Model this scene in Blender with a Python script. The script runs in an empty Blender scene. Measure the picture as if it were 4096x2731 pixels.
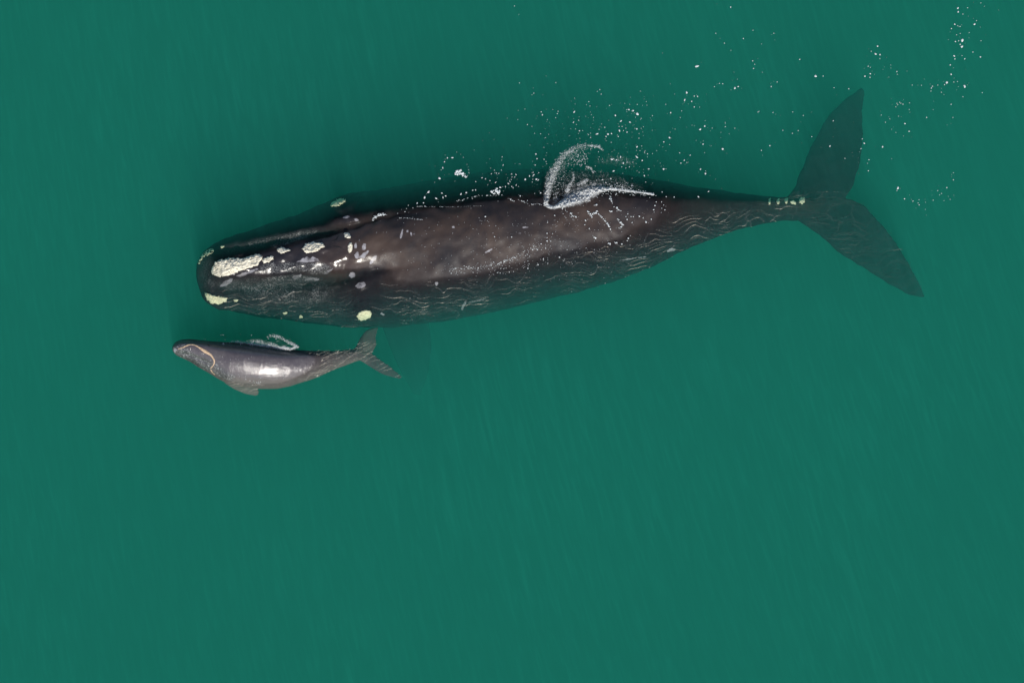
import bpy, bmesh, math, random
import numpy as np
from mathutils import Vector, noise as mnoise
from mathutils.bvhtree import BVHTree

S = bpy.context.scene
C = S.collection
R = math.radians
random.seed(7)

# ------------------------------------------------------------------ camera
H = 80.0                                   # flying height over the water, metres
cam_d = bpy.data.cameras.new("camera")
cam_d.sensor_width = 36.0
cam_d.lens = 36.0 * H / 20.48              # the frame spans 20.48 m of water
cam_d.clip_end = 2000.0
cam = bpy.data.objects.new("camera", cam_d)
cam.location = (0, 0, H)
C.objects.link(cam)
S.camera = cam

# ------------------------------------------------------------------ sky and sun
SUN_EL, SUN_AZ = 43.0, 168.0               # azimuth: clockwise from +Y, where the sun stands
w = bpy.data.worlds.new("World")
S.world = w
w.use_nodes = True
nt = w.node_tree
bg = nt.nodes["Background"]
sky = nt.nodes.new("ShaderNodeTexSky")
sky.sky_type = 'NISHITA'
sky.sun_disc = False
sky.sun_elevation = R(SUN_EL)
sky.sun_rotation = R(SUN_AZ)
nt.links.new(sky.outputs[0], bg.inputs[0])
bg.inputs[1].default_value = 0.10
sl = bpy.data.lights.new("sun", 'SUN')
sl.energy = 4.0
sl.angle = R(0.53)
sl.color = (1.0, 0.95, 0.87)
sun = bpy.data.objects.new("sun", sl)
C.objects.link(sun)
sd = Vector((math.sin(R(SUN_AZ)) * math.cos(R(SUN_EL)), math.cos(R(SUN_AZ)) * math.cos(R(SUN_EL)), math.sin(R(SUN_EL))))
sun.rotation_euler = sd.to_track_quat('Z', 'Y').to_euler()
sun.location = sd * 60

S.view_settings.view_transform = 'Standard'
S.view_settings.look = 'None'
S.view_settings.gamma = 1
S.view_settings.exposure = 0.0
S.render.engine = 'CYCLES'
cy = S.cycles
cy.use_denoising = True
cy.max_bounces = 8
cy.volume_bounces = 3
cy.transparent_max_bounces = 8
cy.sample_clamp_indirect = 4.0

# ------------------------------------------------------------------ helpers
def nd(nt, t, **kw):
    n = nt.nodes.new(t)
    for k, v in kw.items():
        if k.startswith('i_'):
            key = k[2:]
            key = int(key) if key.isdigit() else key.replace('_', ' ')
            n.inputs[key].default_value = v
        else:
            setattr(n, k, v)
    return n

def math_n(nt, op, a, b=None, clamp=False):
    n = nt.nodes.new("ShaderNodeMath")
    n.operation = op
    n.use_clamp = clamp
    for i, v in enumerate((a, b)):
        if v is None:
            continue
        if hasattr(v, 'node'):
            nt.links.new(v, n.inputs[i])
        else:
            n.inputs[i].default_value = v
    return n.outputs[0]

def ramp(nt, src, lo, hi, a=0.0, b=1.0, smooth=True):
    n = nt.nodes.new("ShaderNodeMapRange")
    n.interpolation_type = 'SMOOTHSTEP' if smooth else 'LINEAR'
    nt.links.new(src, n.inputs[0])
    n.inputs[1].default_value, n.inputs[2].default_value = lo, hi
    n.inputs[3].default_value, n.inputs[4].default_value = a, b
    return n.outputs[0]

def mixc(nt, f, a, b):
    n = nt.nodes.new("ShaderNodeMix")
    n.data_type = 'RGBA'
    for s, v in ((n.inputs[0], f), (n.inputs[6], a), (n.inputs[7], b)):
        if hasattr(v, 'node'):
            nt.links.new(v, s)
        elif isinstance(v, tuple):
            s.default_value = (*v, 1.0)
        else:
            s.default_value = v
    return n.outputs[2]

def mat(name):
    m = bpy.data.materials.new(name)
    m.use_nodes = True
    m.node_tree.nodes.clear()
    return m, m.node_tree, m.node_tree.nodes.new("ShaderNodeOutputMaterial")

def objpos(nt, scale=(1, 1, 1), rot=(0, 0, 0)):
    tc = nt.nodes.new("ShaderNodeTexCoord")
    mp = nt.nodes.new("ShaderNodeMapping")
    mp.inputs['Scale'].default_value = scale
    mp.inputs['Rotation'].default_value = rot
    nt.links.new(tc.outputs['Object'], mp.inputs[0])
    return mp.outputs[0]

def noise_n(nt, vec, scale, detail=3.0, rough=0.55, dist=0.0):
    n = nt.nodes.new("ShaderNodeTexNoise")
    nt.links.new(vec, n.inputs['Vector'])
    n.inputs['Scale'].default_value = scale
    n.inputs['Detail'].default_value = detail
    n.inputs['Roughness'].default_value = rough
    n.inputs['Distortion'].default_value = dist
    return n.outputs[0]

def tag(o, label=None, cat=None, group=None, kind=None):
    for k, v in (('label', label), ('category', cat), ('group', group), ('kind', kind)):
        if v:
            o[k] = v
    return o

def link(name, me, material=None, parent=None):
    o = bpy.data.objects.new(name, me)
    C.objects.link(o)
    if material:
        me.materials.clear()
        me.materials.append(material)
    if parent:
        o.parent = parent
    return o

def pydata(name, v, f, smooth=True):
    me = bpy.data.meshes.new(name)
    me.from_pydata([tuple(p) for p in v], [], f)
    me.update()
    if smooth:
        me.polygons.foreach_set('use_smooth', [True] * len(me.polygons))
    return me

def box_mesh(name, x0, x1, y0, y1, z0, z1):
    v = [(x, y, z) for z in (z0, z1) for y in (y0, y1) for x in (x0, x1)]
    f = [(0, 2, 3, 1), (4, 5, 7, 6), (0, 1, 5, 4), (2, 6, 7, 3), (0, 4, 6, 2), (1, 3, 7, 5)]
    return pydata(name, v, f, False)

def W(px, py, z=0.0, q=4096 / 2352):
    """a point measured on the photograph (2352 px wide grid by default), at height z"""
    k = (H - z) / H * 0.005
    return ((px * q - 2048) * k, (1365.5 - py * q) * k, z)

# ------------------------------------------------------------------ water
# the body of the sea: a closed volume that scatters and absorbs; far below it, the dark deep
m, t, out = mat("sea_water")
SCAT, ABSO = (0.031, 0.270, 0.233), (0.42, 0.115, 0.180)        # per metre
sc = nd(t, "ShaderNodeVolumeScatter", i_Color=(*[c / 0.34 for c in SCAT], 1), i_Density=0.34, i_Anisotropy=0.0)
ab = nd(t, "ShaderNodeVolumeAbsorption", i_Color=(*[1 - c / 0.6 for c in ABSO], 1), i_Density=0.60)
ad = t.nodes.new("ShaderNodeAddShader")
t.links.new(sc.outputs[0], ad.inputs[0])
t.links.new(ab.outputs[0], ad.inputs[1])
t.links.new(ad.outputs[0], out.inputs['Volume'])
WX, WY, DEEP = 130.0, 130.0, -16.0
wat = link("sea_volume", box_mesh("sea_volume", -WX, WX, -WY, WY, DEEP + 0.1, 0.0), m)
tag(wat, kind='stuff')

m, t, out = mat("deep_water")
b = nd(t, "ShaderNodeBsdfPrincipled", i_Base_Color=(0.004, 0.03, 0.025, 1), i_Roughness=0.9)
b.inputs['Specular IOR Level'].default_value = 0.0
t.links.new(b.outputs[0], out.inputs['Surface'])
deep = link("water", pydata("water", [(-900, -900, DEEP), (900, -900, DEEP), (900, 900, DEEP), (-900, 900, DEEP)], [(0, 1, 2, 3)], False), m)  # opaque dark backing sheet, added under the sea volume and named for it
tag(deep, kind='structure')

# added absorbing sheet on the sea, streaked to imitate sun beams through ripples
m, t, out = mat("sun_streak_absorber")
tc = t.nodes.new("ShaderNodeTexCoord")
sp = t.nodes.new("ShaderNodeSeparateXYZ")
t.links.new(tc.outputs['Object'], sp.inputs[0])
X, Y = sp.outputs[0], sp.outputs[1]
# long sun streaks: run from the upper left to the lower right, leaning more towards +x
lean = math_n(t, 'ADD', 0.25, math_n(t, 'MULTIPLY', X, 0.0095))
U = math_n(t, 'ADD', X, math_n(t, 'MULTIPLY', Y, lean))
def vec2(x, y):
    c = t.nodes.new("ShaderNodeCombineXYZ")
    t.links.new(x, c.inputs[0]); t.links.new(y, c.inputs[1])
    return c.outputs[0]
uv = vec2(math_n(t, 'MULTIPLY', U, 5.6), math_n(t, 'MULTIPLY', Y, 0.75))
st1 = noise_n(t, uv, 1.0, 2.0, 0.55, 0.25)
uv2 = vec2(math_n(t, 'MULTIPLY', U, 11.0), math_n(t, 'MULTIPLY', Y, 1.3))
st2 = noise_n(t, uv2, 1.0, 2.0, 0.6, 0.5)
broad = noise_n(t, objpos(t, (0.20, 0.16, 1)), 1.0, 2.0, 0.55)
amp = ramp(t, broad, 0.36, 0.66, 0.55, 1.0)
streak = math_n(t, 'MULTIPLY', math_n(t, 'ADD', math_n(t, 'MULTIPLY', ramp(t, st1, 0.40, 0.78), 0.5), math_n(t, 'MULTIPLY', ramp(t, st2, 0.42, 0.75), 0.6)), amp)
dens = math_n(t, 'SUBTRACT', 0.17, math_n(t, 'MULTIPLY', streak, 0.115))    # optical depth of the sheet
ab = nd(t, "ShaderNodeVolumeAbsorption", i_Color=(0, 0, 0, 1))
FILM = 0.02
t.links.new(math_n(t, 'MULTIPLY', dens, 1.0 / FILM), ab.inputs['Density'])
t.links.new(ab.outputs[0], out.inputs['Volume'])
film = link("sun_streak_film", box_mesh("sun_streak_film", -WX, WX, -WY, WY, 0.003, 0.003 + FILM), m)
tag(film, kind='stuff')

# ------------------------------------------------------------------ whale building tools
def smooth1(a, n):
    a = np.array(a, float)
    for _ in range(n):
        b = a.copy()
        b[1:-1] = 0.25 * a[:-2] + 0.5 * a[1:-1] + 0.25 * a[2:]
        a = b
    return a

def stations(rows, n, sm):
    rows = np.array(rows, float)
    u = np.linspace(0, 1, n)
    # denser at the nose
    x = rows[0, 0] + (rows[-1, 0] - rows[0, 0]) * u ** 1.25
    cols = [x]
    for k in range(1, rows.shape[1]):
        cols.append(smooth1(np.interp(x, rows[:, 0], rows[:, k]), sm))
    return np.stack(cols, 1)

def loft(rows, q, headfun=None, n=220, sm=10, m=96, roll=0.0):
    """rows: px x, upper edge, lower edge, ridge, z of ridge, z of the widest line, z of the belly"""
    st = stations(rows, n, sm)
    V, F = [], []
    for (px, yT, yB, yR, zR, zC0, zB0) in st:
        for j in range(m):
            a = 2 * math.pi * j / m
            c, s = math.cos(a), math.sin(a)
            zC, zB = zC0 - roll * max(0, -c) ** 2 * min(1, (yB - yT) / 150) * min(1, max(0, (px - 780) / 200)), zB0
            if s >= 0:                       # upper half: ridge may stand off the middle
                yy = yR + c * ((yB - yR) if c > 0 else (yR - yT))
                z = zC + (zR - zC) * s ** 0.95
            else:
                ym, hw = (yT + yB) / 2, (yB - yT) / 2
                yy = ym + c * hw
                z = zC + (zC - zB) * s
            if s >= 0 and headfun:
                z += headfun(px, yy, z, yR)
            V.append(W(px, yy, z, q))
    for i in range(n - 1):
        for j in range(m):
            k = (j + 1) % m
            F.append((i * m + j, i * m + k, (i + 1) * m + k, (i + 1) * m + j))
    V.append(tuple(np.mean(np.array(V[:m]), 0))); F += [(len(V) - 1, (j + 1) % m, j) for j in range(m)]
    b0 = (n - 1) * m
    V.append(tuple(np.mean(np.array(V[b0:b0 + m]), 0))); F += [(len(V) - 1, b0 + j, b0 + (j + 1) % m) for j in range(m)]
    return V, F

def poly_at(P, s):
    P = np.array(P, float)
    d = np.r_[0, np.cumsum(np.linalg.norm(np.diff(P, axis=0), axis=1))]
    d /= d[-1]
    return np.stack([np.interp(s, d, P[:, k]) for k in range(P.shape[1])], 1)

def foil(lead, trail, q, thick, n=60, m=28):
    """a fluke or flipper between two edges given as (px, py, z)"""
    s = np.linspace(0, 1, n)
    L, T = poly_at(lead, s), poly_at(trail, s)
    for k in range(3):
        L[:, k] = smooth1(L[:, k], 6); T[:, k] = smooth1(T[:, k], 6)
    V, F = [], []
    for i in range(n):
        th = thick * (1 - 0.66 * s[i] ** 0.8)
        for j in range(m):
            a = 2 * math.pi * j / m
            c = 0.5 - 0.5 * math.cos(a)
            c2 = c ** 1.0
            p = L[i] * (1 - c2) + T[i] * c2
            prof = max(0.42, math.sin(math.pi * min(1, c ** 0.62)) ** 0.75) if 0 < c < 1 else 0.30
            z = p[2] + math.copysign(1, math.sin(a)) * th * 0.5 * prof if 0 < j < m and j != m // 2 else p[2]
            V.append(W(p[0], p[1], z, q))
    for i in range(n - 1):
        for j in range(m):
            k = (j + 1) % m
            F.append((i * m + j, i * m + k, (i + 1) * m + k, (i + 1) * m + j))
    F.append(tuple(range(m)))
    F.append(tuple(range((n - 1) * m, n * m)))
    return V, F

def fuse(name, shells, voxel, smooth):
    V, F = [], []
    for v, f in shells:
        o = len(V)
        V += v
        F += [tuple(i + o for i in x) for x in f]
    me = pydata(name + "_raw", V, F)
    bm = bmesh.new(); bm.from_mesh(me)
    bmesh.ops.recalc_face_normals(bm, faces=bm.faces)
    bm.to_mesh(me); bm.free()
    o = bpy.data.objects.new(name + "_raw", me)
    C.objects.link(o)
    r = o.modifiers.new("r", 'REMESH'); r.mode = 'VOXEL'; r.voxel_size = voxel; r.use_smooth_shade = True
    sm = o.modifiers.new("s", 'SMOOTH'); sm.factor = 0.5; sm.iterations = smooth
    dg = bpy.context.evaluated_depsgraph_get()
    me2 = bpy.data.meshes.new_from_object(o.evaluated_get(dg))
    me2.name = name
    bpy.data.objects.remove(o); bpy.data.meshes.remove(me)
    me2.polygons.foreach_set('use_smooth', [True] * len(me2.polygons))
    return me2

def co_of(me):
    a = np.empty(len(me.vertices) * 3); me.vertices.foreach_get('co', a)
    return a.reshape(-1, 3)

def bvh_of(me):
    v = [p.co.copy() for p in me.vertices]
    return BVHTree.FromPolygons(v, [tuple(p.vertices) for p in me.polygons])

# ------------------------------------------------------------------ the mother
Q = 4096 / 2352
MOTHER = [
    (452, 608, 642, 622, -0.40, -0.46, -0.62),
    (458, 588, 672, 620, -0.30, -0.46, -0.80),
    (470, 572, 694, 618, -0.18, -0.46, -0.95),
    (490, 560, 706, 615, -0.06, -0.46, -1.15),
    (520, 546, 714, 613, 0.02, -0.48, -1.40),
    (600, 522, 728, 606, 0.06, -0.56, -1.90),
    (700, 486, 742, 590, 0.09, -0.64, -2.25),
    (800, 447, 752, 572, 0.15, -0.74, -2.50),
    (900, 430, 752, 550, 0.17, -1.02, -2.75),
    (1000, 412, 742, 537, 0.20, -1.28, -2.95),
    (1100, 396, 724, 525, 0.21, -1.38, -3.00),
    (1200, 388, 702, 515, 0.18, -1.38, -2.95),
    (1300, 388, 678, 498, 0.14, -1.28, -2.75),
    (1400, 396, 650, 482, 0.12, -1.12, -2.45),
    (1500, 411, 611, 474, 0.04, -0.92, -2.10),
    (1600, 430, 562, 472, -0.12, -0.70, -1.75),
    (1700, 446, 522, 468, -0.26, -0.66, -1.40),
    (1800, 455, 508, 465, -0.38, -0.70, -1.25),
    (1870, 454, 506, 465, -0.44, -0.64, -0.98),
    (1930, 448, 480, 462, -0.62, -0.72, -0.86),
]
def mother_head(px, y, z, yR):
    k = 1 - min(1, max(0, (px - 700) / 330.0)); k = k * k * (3 - 2 * k)
    if k <= 0: return 0
    f = min(1, max(0, (px - 470) / 60.0))
    sd_ = (y - yR) * 0.00871
    d = abs(sd_)
    wid = 0.30 + 0.10 * min(1, max(0, (px - 560) / 250))
    if sd_ < 0:                                  # the far side of the snout slopes down more gently, with a ledge of lip along it
        low = -0.16 * (1 - math.exp(-(d / wid) ** 4))
        groove = -0.06 * math.exp(-((d - wid - 0.06) / 0.05) ** 2)
        lip = 0.13 * math.exp(-((d - wid - 0.20) / 0.12) ** 2)
    else:
        low = -0.20 * (1 - math.exp(-(d / wid) ** 4))
        groove = -0.06 * math.exp(-((d - wid - 0.14) / 0.10) ** 2)
        lip = 0.10 * math.exp(-((d - wid - 0.42) / 0.20) ** 2)
    lump = 0.030 * mnoise.noise(Vector((px / 22.0, y / 11.0, 1.5))) + 0.018 * mnoise.noise(Vector((px / 9.0, y / 6.0, 4.5)))
    return k * f * (low + groove + lip + lump)

sh = [loft(MOTHER, Q, mother_head, roll=0.55)]
sh.append(foil([(1790, 466, -0.53), (1822, 440, -0.62), (1838, 395, -0.72), (1862, 335, -0.84), (1900, 268, -1.0), (1945, 222, -1.12), (1978, 200, -1.2)],
               [(1925, 470, -0.64), (1940, 455, -0.68), (1960, 430, -0.72), (1974, 385, -0.8), (1982, 312, -0.94), (1983, 260, -1.06), (1986, 208, -1.2)], Q, 0.26))
sh.append(foil([(1790, 480, -0.56), (1832, 508, -0.64), (1872, 531, -0.7), (1922, 578, -0.8), (1972, 611, -0.88), (2040, 651, -1.0), (2095, 679, -1.12), (2124, 685, -1.2)],
               [(1915, 455, -0.64), (1945, 455, -0.68), (1985, 474, -0.72), (2022, 510, -0.78), (2060, 560, -0.88), (2086, 600, -0.96), (2110, 648, -1.1), (2125, 682, -1.2)], Q, 0.26))
# flippers, folded down and back
sh.append(foil([(850, 690, -1.7), (872, 735, -1.95), (892, 790, -2.3), (918, 850, -2.8), (950, 905, -3.4)],
               [(960, 690, -1.75), (985, 735, -2.05), (992, 795, -2.45), (985, 855, -2.95), (966, 908, -3.4)], Q, 0.5))
sh.append(foil([(880, 520, -1.8), (910, 470, -2.1), (950, 440, -2.4), (1010, 420, -2.8), (1060, 415, -3.1)],
               [(1000, 520, -1.8), (1020, 480, -2.1), (1040, 455, -2.4), (1060, 435, -2.8), (1075, 420, -3.1)], Q, 0.34))
mother_me = fuse("body", sh, 0.025, 7)

def lumpy(me, a1, s1, a2, s2, bumps=()):
    """flesh is never quite smooth: low swellings and folds; bumps = (px, py, radius px, height)"""
    co = co_of(me).copy()
    up = np.clip((co[:, 2] + 1.6) / 0.6, 0, 1)
    d = np.zeros_like(co)
    for i, c in enumerate(co):
        v = Vector(c)
        n1, n2 = mnoise.noise_vector(v / s1), mnoise.noise_vector(v / s2)
        d[i] = (a1 * n1.x + a2 * n2.x, a1 * n1.y + a2 * n2.y, 0.8 * a1 * n1.z + 0.8 * a2 * n2.z)
    co2 = co + d * up[:, None]
    k = (H - co[:, 2]) / H * 0.005
    px, py = co[:, 0] / k + 2048, 1365.5 - co[:, 1] / k
    for (bx, by, br, bh) in bumps:
        g = np.exp(-((px - bx * Q) ** 2 + (py - by * Q) ** 2) / (2 * (br * Q) ** 2))
        co2[:, 2] += bh * g * (co[:, 2] > -1.5)
    me.vertices.foreach_set('co', co2.ravel())
    me.update()
lumpy(mother_me, 0.034, 0.60, 0.022, 0.20, [(782, 456, 30, 0.26), (836, 725, 30, 0.25), (488, 683, 22, 0.14)])

# ------------------------------------------------------------------ the calf (measured on an enlargement)
def c5(u, v): return (379 + 0.24414 * u, 723.5 + 0.24414 * v)
def crow(u, v0, v1, vr, zr, zc, zb):
    x, a = c5(u, v0); _, b_ = c5(u, v1); _, r = c5(u, vr)
    return (x, a, b_, r, zr, zc, zb)
CALF = [
    crow(72, 300, 330, 312, 0.02, -0.05, -0.12),
    crow(82, 272, 350, 308, 0.10, -0.06, -0.22),
    crow(110, 245, 380, 300, 0.16, -0.08, -0.32),
    crow(160, 232, 402, 292, 0.20, -0.12, -0.42),
    crow(230, 228, 436, 290, 0.22, -0.16, -0.50),
    crow(300, 232, 478, 296, 0.23, -0.18, -0.56),
    crow(400, 244, 540, 310, 0.25, -0.20, -0.64),
    crow(500, 252, 600, 340, 0.27, -0.24, -0.72),
    crow(600, 256, 650, 370, 0.29, -0.27, -0.80),
    crow(750, 264, 684, 395, 0.30, -0.30, -0.86),
    crow(900, 284, 694, 412, 0.29, -0.32, -0.88),
    crow(1050, 306, 692, 420, 0.25, -0.32, -0.84),
    crow(1200, 322, 664, 425, 0.16, -0.30, -0.74),
    crow(1350, 334, 615, 420, 0.05, -0.28, -0.62),
    crow(1500, 338, 556, 405, -0.04, -0.27, -0.52),
    crow(1650, 332, 490, 388, -0.11, -0.27, -0.44),
    crow(1760, 322, 448, 372, -0.16, -0.29, -0.42),
    crow(1850, 325, 420, 362, -0.24, -0.34, -0.44),
    crow(1930, 345, 385, 365, -0.36, -0.40, -0.46),
]
def z5(l): return [(*c5(u, v), z) for u, v, z in l]
def calf_head(px, y, z, yR):
    u = (px - 379) / 0.24414
    k = 1 - min(1, max(0, (u - 330) / 170.0)); k = k * k * (3 - 2 * k)
    f = min(1, max(0, (u - 85) / 60.0))
    d = (y - yR) * 0.00871
    wid = 0.09 + 0.20 * min(1, max(0, (u - 120) / 330))
    return k * f * (-0.035 * (1 - math.exp(-(abs(d) / wid) ** 4)) - 0.03 * math.exp(-((abs(d) - wid - 0.03) / 0.03) ** 2))
sh = [loft(CALF, Q, calf_head, 200, 8, 80)]
sh.append(foil(z5([(1740, 350, -0.28), (1790, 305, -0.33), (1830, 222, -0.42), (1880, 150, -0.52), (1955, 112, -0.60), (2002, 112, -0.64)]),
               z5([(1930, 395, -0.36), (1955, 345, -0.40), (1990, 285, -0.45), (1984, 205, -0.52), (2000, 150, -0.59), (2006, 118, -0.64)]), Q, 0.11))
sh.append(foil(z5([(1770, 400, -0.32), (1855, 435, -0.38), (1950, 502, -0.50), (2050, 560, -0.62), (2150, 592, -0.76), (2212, 602, -0.85)]),
               z5([(1900, 340, -0.34), (1965, 372, -0.40), (2042, 430, -0.50), (2132, 490, -0.62), (2190, 545, -0.75), (2228, 580, -0.85)]), Q, 0.10))
sh.append(foil(z5([(520, 560, -0.28), (560, 640, -0.30), (650, 697, -0.34), (760, 744, -0.40), (850, 760, -0.46)]),
               z5([(760, 580, -0.30), (800, 640, -0.32), (868, 680, -0.36), (888, 720, -0.42), (880, 752, -0.46)]), Q, 0.12))
calf_me = fuse("body", sh, 0.016, 4)
lumpy(calf_me, 0.010, 0.32, 0.002, 0.09)

# ------------------------------------------------------------------ marks measured on enlargements of the photograph
def z1(u, v): return (760 + u / 2.614, 720 + v / 2.614)      # each returns photograph pixels
def z2(u, v): return (1400 + u / 2.614, 520 + v / 2.614)
def z3(u, v): return (2100 + u / 2.614, 520 + v / 2.614)
def z4(u, v): return (2800 + u / 1.651, 300 + v / 1.651)
def z5(u, v): return (660 + u / 2.352, 1260 + v / 2.352)
def z5b(u, v): return (670 + u / 5.88, 1320 + v / 5.88)
def z6(u, v): return (1400 + u / 2.614, 900 + v / 2.614)
def z7(u, v): return (1900 + u / 2.138, 200 + v / 2.138)
def zA(u, v): return (3400 + u / 1.743, v / 1.743)
def zB(u, v): return (2000 + u / 1.68, v / 1.68)
def zM(u, v): return (u * Q, v * Q)

def oval(f, cx, cy, rx, ry, tilt=0, n=24):
    a = R(tilt); ca, sa = math.cos(a), math.sin(a)
    return [f(cx + rx * math.cos(k) * ca - ry * math.sin(k) * sa, cy + rx * math.cos(k) * sa + ry * math.sin(k) * ca)
            for k in [2 * math.pi * i / n for i in range(n)]]
def poly(f, *pts): return [f(*p) for p in pts]

def sdist(P, poly_):
    """signed distance (negative inside) of points P (n,2) to a polygon, in photograph pixels"""
    poly_ = np.array(poly_, float)
    n = len(poly_)
    best = np.full(len(P), 1e18); inside = np.zeros(len(P), bool)
    for i in range(n):
        a, b = poly_[i], poly_[(i + 1) % n]
        ab_ = b - a; ap = P - a
        tt = np.clip((ap @ ab_) / max(1e-9, ab_ @ ab_), 0, 1)
        d = np.linalg.norm(ap - tt[:, None] * ab_, axis=1)
        best = np.minimum(best, d)
        c = (a[1] > P[:, 1]) != (b[1] > P[:, 1])
        with np.errstate(divide='ignore', invalid='ignore'):
            xi = (b[0] - a[0]) * (P[:, 1] - a[1]) / (b[1] - a[1]) + a[0]
        inside ^= c & (P[:, 0] < xi)
    return np.where(inside, -best, best)

def to_px(co):
    k = (H - co[:, 2]) / H * 0.005
    return np.stack([co[:, 0] / k + 2048, 1365.5 - co[:, 1] / k], 1)

def put_attr(me, name, vals):
    at = me.attributes.new(name, 'FLOAT', 'POINT')
    at.data.foreach_set('value', np.ascontiguousarray(vals, dtype=np.float32))

def field(me, polys, soft):
    """0..1 field: 1 deep inside any polygon, 0.5 on its edge"""
    P = to_px(co_of(me))
    out_ = np.zeros(len(P))
    for p in polys:
        pa = np.array(p); lo, hi = pa.min(0) - 40, pa.max(0) + 40
        idx = np.where(((P > lo) & (P < hi)).all(1))[0]
        if len(idx):
            out_[idx] = np.maximum(out_[idx], np.clip(0.5 - 0.5 * sdist(P[idx], p) / soft, 0, 1))
    return out_

# ------------------------------------------------------------------ skin
M_SCAR = [
    poly(z1, (1115, 855), (1165, 828), (1230, 796), (1262, 828), (1280, 800), (1335, 825), (1355, 850), (1200, 864)),
    poly(z1, (1715, 790), (1745, 738), (1762, 752), (1772, 800), (1815, 760), (1860, 735), (1875, 750), (1828, 812), (1745, 828)),
    oval(z1, 1732, 690, 14, 34, 8), oval(z1, 1818, 700, 22, 38, 10), oval(z1, 1915, 835, 18, 62, 35), oval(z1, 1770, 632, 10, 14),
    oval(z1, 1697, 993, 34, 28, -20), oval(z1, 1785, 1100, 58, 30, -14), oval(z6, 905, 612, 18, 22), oval(z6, 630, 765, 8, 12),
    oval(z1, 1632, 388, 38, 13, -8), oval(z1, 1738, 416, 28, 14, 10), oval(z2, 540, 1085, 12, 52, 12), oval(z2, 600, 1060, 10, 18), oval(z2, 640, 1090, 9, 24, -20),
    oval(z2, 675, 1078, 6, 16), oval(z2, 1835, 1018, 42, 8, -6), oval(z2, 1770, 1083, 14, 7), oval(z2, 1080, 1015, 16, 12), oval(z2, 1455, 1262, 50, 10, -30),
    poly(z1, (310, 1115), (350, 1060), (455, 1020), (430, 1075), (370, 1110)),
    poly(z1, (470, 1000), (560, 975), (690, 925), (720, 930), (660, 965), (520, 1015)),
    poly(z1, (1395, 985), (1440, 940), (1495, 925), (1470, 960), (1430, 980)),
    poly(z1, (1190, 1030), (1250, 1020), (1350, 1030), (1340, 1055), (1220, 1048)),
    poly(z1, (1060, 1010), (1165, 985), (1150, 1030), (1085, 1040)),
    oval(z3, 1528, 1256, 50, 16, -14), oval(z3, 1130, 1345, 150, 6, -8),
    oval(z6, 1330, 790, 100, 7, -12), oval(z6, 1190, 840, 12, 60, 25), oval(z6, 340, 930, 26, 12, 25),
]
M_SPECK = [
    poly(z1, (880, 930), (930, 880), (1020, 865), (1200, 868), (1400, 872), (1480, 915), (1430, 978), (1300, 985), (1180, 962), (1000, 962), (900, 980)),
    poly(z1, (600, 665), (700, 620), (880, 588), (900, 615), (760, 660), (640, 700)),
    poly(z1, (900, 600), (1160, 540), (1200, 560), (940, 640)),
    poly(z1, (850, 690), (960, 635), (1180, 570), (1340, 520), (1330, 545), (1180, 610), (1000, 680), (890, 715)),
    poly(z1, (740, 1035), (900, 1010), (1100, 990), (1350, 1030), (1300, 1060), (1050, 1050), (760, 1060)),
    poly(z1, (730, 900), (870, 860), (930, 940), (830, 990), (740, 960)),
]
C_SPECK = [poly(z5b, (215, 480), (330, 440), (470, 440), (600, 540), (800, 640), (1040, 710), (1085, 830), (1010, 900), (1100, 1050), (980, 985), (640, 840), (400, 700), (200, 575)),
           poly(z5b, (1130, 760), (1240, 880), (1480, 1020), (1620, 1090), (1500, 1180), (1250, 1130), (1090, 960)),
           poly(z5b, (150, 420), (200, 330), (320, 330), (480, 330), (330, 400), (240, 430))]
C_SCAR = [poly(z5b, (125, 380), (150, 400), (230, 470), (190, 510), (180, 570), (140, 480))]

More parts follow.
